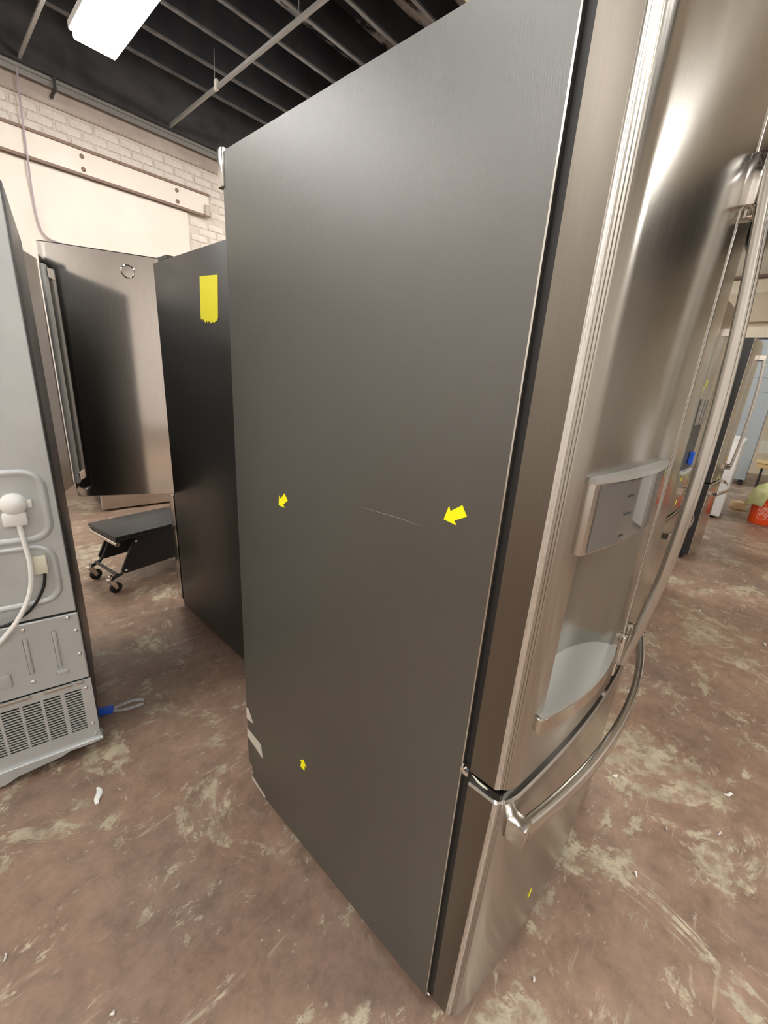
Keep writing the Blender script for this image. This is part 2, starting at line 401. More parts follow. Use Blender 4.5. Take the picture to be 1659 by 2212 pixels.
# ---------- the big fridge whose dark side fills the picture
fr = thing('refrigerator', 'large dark grey sided french door refrigerator with bowed stainless doors and water dispenser', 'refrigerator')
W_, D_, H_ = .91, .741, 1.757
BASE, BUL = .0800, .0385         # door leaves
BASE2, BUL2 = .0825, .0395       # freezer drawer at its top; it tapers back towards the floor
bm = B(); prism(bm, [(0, .022), (.649, .022), (.72, .045), (.72, .095), (D_, .103), (D_, H_ - .004), (D_ - .004, H_), (.004, H_), (0, H_ - .004)], 0, W_, 'x')
bmesh.ops.bevel(bm, geom=[e for e in bm.edges if abs(e.verts[0].co.x - e.verts[1].co.x) < 1e-5 and min(e.verts[0].co.z, e.verts[1].co.z) > 1.7], offset=.004, segments=3, affect='EDGES')
cab = obj('cabinet', bm, 'cabinet_grey', fr)
for x in (.06, W_ - .06):
    for y in (.05, .60):
        b = B(); lathe(b, [(.02, 0), (.02, .010), (.012, .012), (.012, .025)], 12, (x, y)); obj('foot', b, 'black_plastic', fr)
b = B(); box(b, -.004, .012, D_ - .006, D_ + .018, 1.690, 1.762, .003, 2); obj('corner_bracket', b, 'satin_metal', fr)
b = B(); prism(b, [(-.0012, 0), (.0, 0), (.0, .0025), (-.0012, .0025)], .03, 1.75, 'z'); 
obj('front_flange', b, 'satin_metal', fr)
b = B(); box(b, .006, W_ - .006, -.0145, .0, .05, 1.752); obj('gasket', b, 'gasket', fr)
# left door with dispenser
HO = (.066, .360, .822, 1.115)
prof = door_profile(.0, .4535, W_, BASE, BUL, -.0145, 'flute', 'round', 30)
# put hole columns exactly on profile points
def snap(prof, x):
    i = min(range(3, len(prof) - 3), key=lambda k: abs(prof[k][0] - x)); prof[i] = (x, bow(x, W_, BASE, BUL))
snap(prof, HO[0]); snap(prof, HO[1])
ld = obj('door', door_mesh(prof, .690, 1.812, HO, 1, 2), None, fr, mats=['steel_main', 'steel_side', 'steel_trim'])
ld['label'] = 'left stainless door with dispenser'
prof = door_profile(.4565, W_, W_, BASE, BUL, -.0145, 'round', 'flute', 30)
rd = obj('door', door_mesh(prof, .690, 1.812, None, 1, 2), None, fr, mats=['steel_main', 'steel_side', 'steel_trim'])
b = B(); box(b, .4535, .4565, -.06, -.012, .70, 1.77); obj('door_seal', b, 'black_rubber', fr)
# drawer
prof = door_profile(.0, W_, W_, BASE2, BUL2, -.0145, 'flute', 'flute', 44)
bm = door_mesh(prof, .040, .668, None, 1, 2)
taper = lambda z: .0145 * (.668 - z) / .628
for v_ in bm.verts:
    if v_.co.y < -.03: v_.co.y += taper(v_.co.z)
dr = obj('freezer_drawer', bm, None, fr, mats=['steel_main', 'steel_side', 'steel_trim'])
b = B(); prism(b, [(x, y) for x, y in door_profile(.006, W_ - .006, W_, BASE2 - .012, BUL2, -.0145, 'plain', 'plain', 24)], .668, .682); obj('drawer_lip', b, 'black_glossy', dr)
b = B(); prism(b, [(x, y) for x, y in door_profile(.02, W_ - .02, W_, BASE2 - .03, BUL2, -.0145, 'plain', 'plain', 24)], .012, .042); obj('kick_strip', b, 'black_plastic', fr)
# hinge blocks and bits at the drawer/door joint
b = B(); lathe(b, [(.005, 0), (.006, .004), (.004, .009)], 10); xform(b, Matrix.Translation((.0005, -.004, .698)) @ Matrix.Rotation(-pi / 2, 4, 'Y')); obj('hinge_pin', b, 'chrome', fr)
b = B(); box(b, -.003, .02, -.013, -.001, .680, .690, .002, 2); obj('hinge_plate', b, 'chrome', fr)
b = B(); prism(b, smooth2 if False else [(-.050, .6835), (-.044, .6855), (-.034, .6855), (-.026, .6885), (-.020, .6895), (-.030, .6835), (-.042, .682)], -.0008, .001, 'x'); obj('label_scrap', b, 'paper', fr)
b = B(); lathe(b, [(.004, 0), (.004, .004), (.002, .006)], 8); xform(b, Matrix.Translation((0, -.006, .052)) @ Matrix.Rotation(-pi / 2, 4, 'Y')); obj('screw_head', b, 'chrome', fr)
# handles
for hx, parent in ((.427, ld), (.488, rd)):
    ctl = [(.758, -.131), (.775, -.134), (.83, -.142), (.96, -.157), (1.08, -.164), (1.22, -.167), (1.36, -.165), (1.5, -.158), (1.64, -.146), (1.69, -.1425)]
    b = B(); sweep(b, smooth_path([(hx, y, z) for z, y in ctl], 5), rrect(.018, .017, .006, 3), (1, 0, 0)); obj('handle_bar', b, 'satin_metal', parent)
    for z0, z1, yo in ((1.620, 1.692, -.138), (.756, .828, -.130)):
        b = B(); box(b, hx - .0125, hx + .0125, yo, bow(hx, W_, BASE, BUL) + .002, z0, z1, .003, 2); obj('handle_bracket', b, 'chrome', parent)
pts = []
for i in range(41):
    x = .032 + (.878 - .032) * i / 40; u = (x - .455) / .423
    pts.append((x, -.1035 - .058 * (1 - u * u), .606))
b = B(); sweep(b, pts, rrect(.018, .038, .007, 3), (0, 0, 1)); obj('handle_bar', b, 'satin_metal', dr)
for x0 in (.022, W_ - .050):
    bm = B(); box(bm, x0, x0 + .028, -.1165, bow(x0 + .014, W_, BASE2, BUL2) + .006, .584, .6275, .002, 2); obj('handle_bracket', bm, 'satin_metal', dr)
# dispenser: recess, tray, control panel
bm = B(); nseg = 22; hx0, hx1, hz0, hz1 = HO; xc, ra = (hx0 + hx1) / 2, (hx1 - hx0) / 2
ys = lambda x: bow(x, W_, BASE, BUL)
ring = [(xc - ra * cos(pi * i / nseg), ys(xc - ra * cos(pi * i / nseg)) + .064 * sin(pi * i / nseg)) for i in range(nseg + 1)]
lo = [bm.verts.new((x, y, hz0)) for x, y in ring]; hi = [bm.verts.new((x, y, hz1)) for x, y in ring]
for i in range(nseg): bm.faces.new((lo[i], lo[i + 1], hi[i + 1], hi[i]))
front = [(hx0 + (hx1 - hx0) * i / 10, ys(hx0 + (hx1 - hx0) * i / 10)) for i in range(1, 10)][::-1]
for vs_, z in ((lo, hz0), (hi, hz1)):
    bm.faces.new(vs_ + [bm.verts.new((x, y, z)) for x, y in front])
obj('dispenser_recess', bm, 'recess_grey', ld)
def lipy(x, k0, k1, a=.046, c=.370): u = (x - (a + c) / 2) / ((c - a) / 2); return ys(x) - (k0 + k1 * (1 - u * u))
def span(a, c, n): return [a + (c - a) * i / n for i in range(n + 1)]
back = [(x, y) for x, y in ring][1:-1]
ZT = .824
fl = [(x, lipy(x, .006, .016)) for x in span(.050, .367, 20)]
bm = B(); prism(bm, [(.054, ys(.054))] + fl + [(.366, ys(.366) + .002)] + [(x, y + .0015) for x, y in back[::-1]], ZT - .001, ZT + .005); obj('drip_tray', bm, 'tray_grey', ld)
def soft(bm, zmin=-9): bmesh.ops.bevel(bm, geom=[e for e in bm.edges if abs(e.verts[0].co.z - e.verts[1].co.z) < 1e-5 and e.verts[0].co.z > zmin], offset=.0015, segments=2, affect='EDGES'); return bm
bm = B(); prism(bm, [(x, y - .0018) for x, y in fl] + [(x, ys(x) + .003) for x, y in fl[::-1]], ZT - .026, ZT + .001); obj('tray_lip', soft(bm), 'steel_far', ld)
fl2 = [(x, lipy(x, .008, .008)) for x in span(.052, .366, 24)]
bm = B(); prism(bm, fl2 + [(x, ys(x) + .004) for x, y in fl2[::-1]], 1.108, 1.210); obj('control_panel', bm, 'satin_metal', ld)
bm = B(); fl3 = [(x, y - .0015) for x, y in fl2[1:-1]]; prism(bm, fl3 + [(x, y + .004) for x, y in fl3[::-1]], 1.111, 1.2075); obj('panel_glass', bm, 'panel_glass', ld)
bm = B(); fl4 = [(x, lipy(x, .009, .013)) for x in span(.050, .369, 24)]
prism(bm, fl4 + [(x, ys(x) + .004) for x, y in fl4[::-1]], 1.2105, 1.218); obj('panel_cap', soft(bm, 1.215), 'tray_grey', ld)
for x, z, w in ((.150, 1.182, .020), (.150, 1.154, .024), (.150, 1.120, .015)):
    bm = B(); y0, y1 = (lipy(q, .0097, .008) for q in (x, x + w)); pr = [(x, y0), (x + w, y1), (x + w, y1 - .0004), (x, y0 - .0004)]; prism(bm, pr, z, z + .003); obj('panel_print', bm, 'print_grey', ld)
# scratch, tape and marker arrows on the grey side
b = B(); prism(b, [(.286, 1.0935), (.25, 1.0945), (.21, 1.0965), (.17, 1.0975), (.138, 1.0955), (.17, 1.0965), (.21, 1.0955), (.25, 1.0938)], -.0003, .0, 'x'); obj('scratch', b, 'scratch', fr)
def quad_sticker(name, pts, m, parent=None, th=.0006, x=0.0):
    b = B(); prism(b, pts, x - th, x, 'x'); return obj(name, b, m, parent)
tag(quad_sticker('tape_strip', [(.741, .237), (.741, .205), (.655, .182), (.662, .229)], 'masking', th=.0008), 'short strip of pale masking tape low on the grey fridge side, below another scrap', 'tape')
tag(quad_sticker('tape_strip', [(.741, .318), (.728, .318), (.703, .282), (.741, .276)], 'masking', th=.0008), 'small pale tape scrap wrapped round the rear edge of the grey fridge side', 'tape')
tag(quad_sticker('tape_strip', [(.722, .052), (.722, .040), (.650, .0225), (.645, .030)], 'masking', th=.0010), 'narrow pale strip along the bottom rear edge of the grey fridge', 'tape')
def arrow_pts(L=.034, wd_=.017):
    return [(0, 0), (.45 * L, .62 * wd_), (.42 * L, .3 * wd_), (L, .36 * wd_), (L, -.36 * wd_), (.42 * L, -.3 * wd_), (.45 * L, -.62 * wd_)]
def arrow(M, label, L=.034, wd_=.018, group='yellow marker arrows'):
    b = B(); prism(b, arrow_pts(L, wd_), 0, .0006); xform(b, M); tag(obj('arrow_sticker', b, 'sticker_yellow'), label, 'sticker', group)
def on_side(y, z, ang): # on X=0 facing -X ; local x -> direction in (y,z)
    return Matrix.Translation((-.0002, y, z)) @ Matrix(((0, 0, -1, 0), (1, 0, 0, 0), (0, 1, 0, 0), (0, 0, 0, 1))) @ Matrix.Rotation(ang, 4, 'Z')
arrow(on_side(.0955, 1.120, radians(147)), 'yellow arrow sticker at the end of the scratch on the grey fridge side', .042, .026)
arrow(on_side(.549, 1.029, radians(138)), 'small yellow arrow sticker halfway up the grey fridge side, toward its rear', .040, .026)
arrow(on_side(.449, .343, radians(-84)), 'yellow arrow sticker low on the grey fridge side', .034, .024)
ax = .235; ay = bow(ax, W_, BASE2, BUL2) + taper(.2)
arrow(Matrix.Translation((ax, ay - .0004, .182)) @ Matrix(((1, 0, 0, 0), (0, 0, -1, 0), (0, 1, 0, 0), (0, 0, 0, 1))) @ Matrix.Rotation(radians(60), 4, 'Z'), 'yellow arrow sticker on the lower stainless freezer drawer', .034, .02)

# ---------- generic french door fridge (local: x 0..w, front at y=0 facing -y, back at y=D)
def fridge(label, loc, rz, w=.91, D=.70, H=1.74, base=.07, bul=.02, cabm='cabinet_dark', sm='steel_far', zs=.69, ztop=1.76, open_left=0, open_right=0,
           handles='bow', dispenser=False, side=1, cover=True, sidem='black_paint', group=None, zlow=.06):
    t = thing('refrigerator', label, 'refrigerator', loc, rz, group)
    b = B(); box(b, 0, w, 0, D, .03, H, .004, 2); t_cab = obj('cabinet', b, cabm, t)
    for x in (.07, w - .07):
        for y in (.06, D - .06):
            b = B(); lathe(b, [(.022, 0), (.022, .012), (.012, .014), (.012, .032)], 10, (x, y)); obj('foot', b, 'black_plastic', t)
    b = B(); box(b, .01, w - .01, -.012, 0, .06, H - .01); obj('gasket', b, 'gasket', t)
    doors = []
    for k, (x0, x1, ang) in enumerate(((0, w / 2 - .002, open_left), (w / 2 + .002, w, open_right))):
        org = ((.025, -.03, 0) if k == 0 else (w - .025, -.03, 0))
        pr = door_profile(x0, x1, w, base, bul, -.0125, 'plain', 'plain', 18)
        d = obj('door', shift(door_mesh(pr, zs, ztop, None, 1), org), None, t, org, (0, 0, ang), mats=[sm, sidem]); doors.append((d, org))
        ho = .045 if handles == 'bow' else .026
        hx = w / 2 - ho if k == 0 else w / 2 + ho
        y0 = bow(hx, w, base, bul)
        if handles == 'bow':
            pts = smooth_path([(hx, y0 - .035, zs + .09), (hx, y0 - .05, zs + .3), (hx, y0 - .056, (zs + ztop) / 2), (hx, y0 - .05, ztop - .3), (hx, y0 - .035, ztop - .09)], 4); sec = rrect(.02, .016, .006)
        else:
            pts = [(hx, y0 - .048, zs + .085), (hx, y0 - .048, ztop - .095)]; sec = rrect(.044, .016, .003)
        b = B(); sweep(b, pts, sec, (1, 0, 0)); obj('handle_bar', shift(b, org), 'satin_metal' if handles == 'bow' else 'handle_silver', d)
        for z0 in ((zs + .08, ztop - .13) if handles == 'bow' else (zs + .09, ztop - .14)):
            b = B(); box(b, hx - .011, hx + .011, y0 - .045, y0 + .002, z0, z0 + .04, .003); obj('handle_bracket', shift(b, org), 'chrome', d)
        if dispenser and k == 0:
            xa, xb = .10, .33
            seg = [(xa + (xb - xa) * i / 8) for i in range(9)]
            b = B(); prism(b, [(x, bow(x, w, base, bul) - .008) for x in seg] + [(x, bow(x, w, base, bul) + .002) for x in seg[::-1]], 1.20, 1.33); obj('control_panel', shift(b, org), 'panel_glass', d)
            b = B(); prism(b, [(x, bow(x, w, base, bul) - .0015) for x in seg] + [(x, bow(x, w, base, bul) + .002) for x in seg[::-1]], .96, 1.20); obj('dispenser_recess', shift(b, org), 'black_plastic', d)
            b = B(); box(b, xa, xb, bow(.2, w, base, bul) - .02, bow(.2, w, base, bul) + .006, .94, .96, .003); obj('drip_tray', shift(b, org), 'grey_plastic', d)
    pr = door_profile(0, w, w, base, bul, -.0125, 'plain', 'plain', 30)
    d = obj('freezer_drawer', door_mesh(pr, zlow, zs - .012, None, 1), None, t, mats=[sm, sidem])
    y0 = lambda x: bow(x, w, base, bul)
    if handles == 'bow':
        pts = [(.05 + (w - .1) * i / 20, y0(w / 2) - .012 - .06 * (1 - ((i - 10) / 10) ** 2), zs - .09) for i in range(21)]; sec = rrect(.016, .03, .006)
    else: pts = [(.06, y0(w / 2) - .045, zs - .08), (w - .06, y0(w / 2) - .045, zs - .08)]; sec = rrect(.016, .034, .003)
    b = B(); sweep(b, pts, sec, (0, 0, 1)); obj('handle_bar', b, 'satin_metal', d)
    for xx in ((.045, w - .075) if handles == 'bow' else (.07, w - .1)):
        b = B(); box(b, xx, xx + .03, y0(w / 2) - (.028 if handles == 'bow' else .045), y0(xx) + .003, zs - .107, zs - .073, .003); obj('handle_bracket', b, 'chrome', d)
    b = B(); box(b, .03, w - .03, -.045, .0, .012, .058, .004); obj('kick_strip', b, 'black_plastic', t)
    if cover:
        for x0 in (.02, w - .12):
            b = B(); box(b, x0, x0 + .10, -.055, .10, H, H + .028, .006, 2); obj('hinge_cover', b, 'black_plastic', t)
    return t, doors, d

# fridge with the strip of yellow tape, back to back with the big one; one door swung right open
t2, doors2, dr2 = fridge('dark sided stainless refrigerator wearing a yellow tape strip, one door swung wide open', (.297 + .91, 1.955, 0), pi, base=.068, bul=.0, H=1.748, zs=.685, ztop=1.772,
                         open_right=radians(154.7), handles='flat', sm='steel_dark', D=.745, sidem='satin_metal')
dd, org = doors2[1]
bm = B(); lathe(bm, [(.0275, 0), (.0275, .003), (.024, .0045), (.023, .003), (.006, .0034)], 28); xform(bm, Matrix.Translation((.775, -.0682, 1.700)) @ Matrix.Rotation(pi / 2, 4, 'X')); obj('round_badge', shift(bm, org), 'chrome', dd)
b = B()
zt = [1.650 - .012 * 0]
top = [(.502 + 1.0, 0)]
pts = [(1.365, 1.645), (1.507, 1.653), (1.520, 1.500), (1.514, 1.506), (1.508, 1.496), (1.500, 1.503), (1.490, 1.494), (1.482, 1.488), (1.470, 1.496), (1.462, 1.486), (1.451, 1.495), (1.440, 1.484), (1.425, 1.490), (1.412, 1.486), (1.398, 1.490), (1.385, 1.494), (1.379, 1.503)]
prism(b, pts, .2955, .2967, 'x'); tag(obj('tape_strip', b, 'tape_yellow'), 'wide bright yellow tape strip with a torn lower end on a dark fridge side', 'tape')

# fridge seen from behind, turned a little, one door standing open beyond it
TH = radians(11); DL = .70; phi = pi - TH
tL, doorsL, drL = fridge('refrigerator turned round so its pale galvanised back, hose and grille show', (-.295 + sin(TH) * DL, 1.239 + cos(TH) * DL, 0), phi, w=.83, D=DL, H=1.715, base=.062, bul=.0, zs=.70, ztop=1.735,
                         open_left=radians(-103), handles='flat', sm='steel_dark', sidem='steel_dark')
dL, oL = doorsL[0]; dL.location = (.105, -.05, 0); dL.rotation_euler = (0, 0, radians(-106)); dL.data.materials[0] = MAT['steel_reflect_dark']; dL.data.materials[1] = MAT['steel_reflect_dark']
for c_ in list(dL.children): bpy.data.objects.remove(c_)
def lb_(nm, bm, m, par=tL, **k): return obj(nm, bm, m, par, **k)
Y = DL
b = B(); box(b, .006, .824, Y, Y + .006, .56, 1.705, .002); bk = lb_('back_panel', b, 'galvanised')
def frame(x0, x1, z0, z1, r, wd_, h):
    """raised rounded bead round a pressed recess"""
    b = B(); cx, cz = (x0 + x1) / 2, (z0 + z1) / 2; outl = rrect(x1 - x0, z1 - z0, r, 6)
    n = len(outl); prof = [(-wd_, 0), (-wd_ * .5, h), (wd_ * .1, h), (wd_, -.004 + .006 * 0)]
    rings = []
    for off, hh in ((-wd_, .0), (-wd_ * .45, h), (wd_ * .2, h), (wd_ * 1.0, .0005)):
        o2 = rrect(x1 - x0 - 2 * off, z1 - z0 - 2 * off, max(.004, r - off), 6)
        rings.append([b.verts.new((cx + p[0], Y + .006 + hh, cz + p[1])) for p in o2])
    for a, c in zip(rings, rings[1:]):
        for i in range(n): b.faces.new((a[i], a[(i + 1) % n], c[(i + 1) % n], c[i]))
    return b
lb_('pressed_bead', frame(.032, .60, .815, 1.012, .045, .011, .006), 'galvanised', bk, ang=60)
lb_('pressed_bead', frame(.036, .30, .612, .790, .045, .010, .006), 'galvanised', bk, ang=60)
b = B(); box(b, .003, .827, Y, Y + .010, .306, .553, .003); cv = lb_('compressor_cover', b, 'galvanised')
for x, z in ((.031, .543), (.140, .534), (.016, .492), (.017, .404), (.143, .348), (.26, .54)):
    q = B(); lathe(q, [(.0065, 0), (.0065, .003), (.003, .005)], 10); xform(q, Matrix.Translation((x, Y + .010, z)) @ Matrix.Rotation(-pi / 2, 4, 'X')); lb_('screw', q, 'screw', cv)
for x, z, w, h in ((.141, .44, .012, .13), (.071, .44, .012, .14), (.068, .355, .032, .016), (.215, .375, .05, .05)):
    q = B(); box(q, x - w / 2, x + w / 2, Y + .008, Y + .0135, z - h / 2, z + h / 2, .005, 2); lb_('pressed_rib', q, 'galvanised', cv)
# grille box with cut slots
b = B(); slots = []
xs = [.016]; 
cols = [(.031, .075)] + [(.0865 + .0512 * k, .0865 + .0512 * k + .044) for k in range(14)]
zrow = [.1125 + .0098 * k for k in range(17)]
yg = Y + .014
def strip(x0, x1, z0, z1): box(b, x0, x1, Y + .011, yg, z0, z1)
z_lo, z_hi = zrow[0] - .0028, zrow[-1] + .0028
strip(.0, .828, z_hi + .0005, .304); strip(.0, .828, .060, z_lo)
px = .0
for c0, c1 in cols: strip(px, c0, z_lo, z_hi + .0005); px = c1
strip(px, .828, z_lo, z_hi + .0005)
for c0, c1 in cols:
    for za, zb in zip(zrow, zrow[1:]): strip(c0, c1, za + .0028, zb - .0028)
gr = lb_('vent_grille', b, 'galvanised', ang=20)
b = B(); box(b, .02, .81, Y + .001, Y + .004, .10, .29); lb_('grille_void', b, 'void')
for x0, w in ((.02, .02), (.05, .075), (.155, .08), (.26, .08)):
    q = B(); box(q, x0, x0 + w, Y + .012, Y + .020, .294, .305, .003, 2); lb_('clip_tab', q, 'satin_metal', gr)
b = B(); prism(b, [(-.006, .060), (-.006, .048), (.03, .046), (.090, .050), (.112, .036), (.228, .026), (.26, .008), (.50, .008), (.53, .03), (.828, .05), (.828, .060)], Y - .02, Y + .024, 'y'); bmesh.ops.bevel(b, geom=b.edges[:], offset=.002, segments=1, affect='EDGES'); lb_('base_rail', b, 'galvanised')
for x, z in ((.017, .271), (.015, .122), (.012, .075)):
    q = B(); lathe(q, [(.006, 0), (.006, .003), (.003, .005)], 10); xform(q, Matrix.Translation((x, yg, z)) @ Matrix.Rotation(-pi / 2, 4, 'X')); lb_('screw', q, 'screw', gr)
# capped inlet valve with white hose, cream connector with black tube
q = B(); lathe(q, [(.032, 0), (.031, .010), (.026, .022), (.015, .030), (.004, .032)], 20); xform(q, Matrix.Translation((.100, Y + .006, .925)) @ Matrix.Rotation(-pi / 2, 4, 'X')); vl = lb_('inlet_valve', q, 'white_plastic')
q = B(); box(q, .076, .130, Y + .006, Y + .030, .866, .905, .006, 2); lb_('valve_body', q, 'white_plastic', vl)
for x in (.068, .132):
    q = B(); box(q, x - .008, x + .008, Y + .006, Y + .016, .912, .936, .003, 2); lb_('valve_ear', q, 'white_plastic', vl)
q = B(); tube(q, smooth_path([(.097, Y + .02, .868), (.092, Y + .026, .80), (.090, Y + .030, .743), (.101, Y + .032, .67), (.129, Y + .034, .605), (.169, Y + .034, .549), (.21, Y + .03, .51), (.30, Y + .03, .47), (.40, Y + .024, .455), (.43, Y + .004, .45)], 6), .0068, 10); lb_('white_hose', q, 'white_plastic')
q = B(); box(q, .053, .095, Y + .006, Y + .024, .709, .764, .004, 2); cn = lb_('tube_connector', q, 'ivory_plastic')
q = B(); tube(q, smooth_path([(.064, Y + .018, .712), (.064, Y + .022, .700), (.073, Y + .022, .663), (.102, Y + .024, .613), (.139, Y + .024, .582), (.19, Y + .022, .566), (.27, Y + .02, .575), (.30, Y + .002, .585)], 6), .0042, 8); lb_('black_tube', q, 'black_rubber')

# fridges further along the row
t3, doors3, dr3 = fridge('stainless dispenser refrigerator with a blue tag, second in the row', (2.05, .135, 0), 0, base=.07, bul=.022, H=1.75, zs=.70, ztop=1.785, dispenser=True, sm='steel_far', sidem='steel_far')
t4, doors4, dr4 = fridge('black sided stainless refrigerator with a bow handled freezer drawer', (3.72, .095, 0), 0, base=.088, bul=.035, H=1.765, zs=.690, ztop=1.79, sm='steel_far', sidem='black_paint')
d3, o3 = doors3[0]
for x, z, lbl in ((.15, 1.39, 'tiny yellow arrow sticker high on the dispenser door of the second fridge in the row'), (.10, 1.36, 'tiny yellow arrow sticker above the dispenser of the second fridge in the row'),
                  (.20, .89, 'tiny yellow arrow sticker below the blue tag on the second fridge in the row'), (.23, .745, 'tiny yellow arrow sticker near the bottom of the door of the second fridge')):
    arrow(Matrix.Translation((2.05 + x, .135 + bow(x, .91, .07, .022) - .0004, z)) @ Matrix(((1, 0, 0, 0), (0, 0, -1, 0), (0, 1, 0, 0), (0, 0, 0, 1))) @ Matrix.Rotation(radians(70), 4, 'Z'), lbl, .034, .03)
b = B(); yb3 = .135 + bow(.24, .91, .07, .022); box(b, 2.27, 2.31, yb3 - .022, yb3 - .0015, .985, 1.055, .002); tag(obj('blue_tag', b, 'blue_plastic'), 'bright blue tag stuck on the dispenser of the second fridge', 'tag')

# a grey fridge far behind the open door, only its foot shows
fridge('grey stainless refrigerator by the wall, only its lower front showing under the open door', (.46, 4.12, 0), radians(-6), w=.84, D=.66, H=1.70, base=.06, bul=.0, zs=.62, ztop=1.72, handles='flat', sm='steel_far', sidem='grey_plastic', cabm='cabinet_dark', zlow=.018)

# ------------------------------------------------------------------ white washer
def washer(label, loc, rz, group=None):
    t = thing('washing_machine', label, 'washing machine', loc, rz, group)
    w, D, H = .68, .66, .90
    b = B(); box(b, 0, w, 0, D, .03, H, .012, 3); obj('body', b, 'white_enamel', t)
    b = B(); prism(b, [(-.012, H - .004), (-.012, H + .014), (.02, H + .030), (.12, H + .042), (D - .16, H + .046), (D - .14, H - .004)], .004, w - .004, 'x'); obj('lid', b, 'white_enamel', t, ang=50)
    b = B(); prism(b, [(D - .15, H), (D - .14, H + .06), (D - .09, H + .17), (D - .03, H + .19), (D - .005, H + .17), (D - .005, H)], .0, w, 'x'); cs = obj('console', b, 'white_enamel', t, ang=50)
    for x in (.12, .20, .52):
        q = B(); lathe(q, [(.024, 0), (.022, .018), (.018, .022)], 16); xform(q, Matrix.Translation((x, D - .115, H + .115)) @ Matrix.Rotation(radians(65), 4, 'X')); obj('knob', q, 'grey_plastic', cs)
    for x in (.06, w - .06):
        for y in (.06, D - .06):
            q = B(); lathe(q, [(.02, 0), (.02, .014), (.01, .016), (.01, .032)], 10, (x, y)); obj('foot', q, 'black_plastic', t)
    b = B(); box(b, .0, w, -.003, 0, .10, .104); obj('front_seam', b, 'grey_plastic', t)
    return t
washer('white top loading washer standing past the black sided fridge', (5.65, -.05, 0), 0)
washer('white top loading washer mirrored in the control panel glass, facing the fridges', (4.95, -1.15, 0), pi, 'washers facing the fridges')
washer('white top loading washer facing the refrigerator row, next to its twin', (5.75, -1.2, 0), pi, 'washers facing the fridges')

# tall blue-grey cabinet, bench, notice, bucket with rag
t = thing('metal_cabinet', 'tall blue grey scuffed metal cabinet beyond the white washer', 'cabinet', (8.7, -.13, 0))
b = B(); box(b, 0, .7, 0, .8, .09, 2.31, .006); obj('body', b, 'blue_grey_steel', t)
b = B(); box(b, -.006, .706, -.004, .804, 2.31, 2.335, .003); obj('top_trim', b, 'black_paint', t)
for x, y in ((.06, .06), (.64, .06), (.06, .74), (.64, .74)):
    q = B(); lathe(q, [(.03, 0), (.03, .06), (.02, .095)], 10, (x, y)); obj('foot', q, 'black_rubber', t)
for z, y0, y1 in ((1.95, .05, .35), (1.72, .1, .3), (1.5, .02, .22)):
    q = B(); prism(q, [(y0, z), ((y0 + y1) / 2, z + .012), (y1, z + .008), (y1, z + .012), ((y0 + y1) / 2, z + .017), (y0, z + .004)], -.001, .001, 'x'); obj('scuff', q, 'print_grey', t)
t = thing('wooden_bench', 'pale wooden bench on dark metal legs beside the orange bucket', 'bench', (8.0, -1.05, 0))
b = B(); box(b, 0, .38, 0, .86, .47, .505, .008, 2); obj('seat_board', b, 'wood_light', t)
for x in (.06, .32):
    for y in (.10, .76):
        q = B(); tube(q, [(x, y, 0), (x, y, .47)], .016, 8); obj('leg', q, 'black_paint', t)
q = B(); box(q, .02, .06, .03, .83, .40, .47, .004); obj('rail', q, 'wood_light', t)
q = B(); box(q, XR - .002, XR, -.34, -.16, .42, .66); tag(obj('paper_notice', q, 'paper'), 'small white paper notice stuck low on the beige wall', 'notice')
q = B(); box(q, -.09, .09, -.06, .06, 0, .10, .012, 2); tag(obj('cardboard_block', q, 'cardboard', loc=(6.55, -.17, 0), rot=(0, 0, .4)), 'pale yellowish block lying on the floor past the white washer', 'block')
BX, BY = 5.95, -.435
t = thing('bucket', 'bright orange plastic bucket with white store logo on the floor', 'bucket', (BX, BY, 0))
b = B(); lathe(b, [(.128, 0), (.132, .006), (.146, .30), (.156, .302), (.156, .318), (.149, .32), (.152, .345), (.158, .347), (.158, .362), (.150, .366), (.142, .36), (.126, .02), (.06, .018)], 36); obj('shell', b, 'orange_plastic', t)
q = B(); tube(q, smooth_path([(.02, .158, .335), (-.10, .13, .26), (-.155, .0, .22), (-.10, -.13, .26), (.02, -.158, .335)], 6), .0032, 6); 
# flat print wrapped on the shell
def wrap(u, h, off=.0006):   # u = along girth (m), h = height
    r = .132 + (.146 - .132) * (h - .006) / .294 + off; a = radians(188) + u / .14
    return (r * cos(a), r * sin(a), h)
def wrap_poly(bm, pts): bm.faces.new([bm.verts.new(wrap(*p)) for p in pts])
hw = .088; hc = .158
def ring_print(bm, a, c):
    N = 10
    for sgn in (0, 1, 2, 3):
        for i in range(N):
            s0, s1 = -a + 2 * a * i / N, -a + 2 * a * (i + 1) / N; q0, q1 = s0 * c / a, s1 * c / a
            f = {0: [(s0, -a), (s1, -a), (q1, -c), (q0, -c)], 1: [(s0, a), (s1, a), (q1, c), (q0, c)], 2: [(-a, s0), (-a, s1), (-c, q1), (-c, q0)], 3: [(a, s0), (a, s1), (c, q1), (c, q0)]}[sgn]
            wrap_poly(bm, [(x, hc + y) for x, y in f])
b = B(); ring_print(b, hw, hw - .006); obj('logo_frame', b, 'logo_white', t)
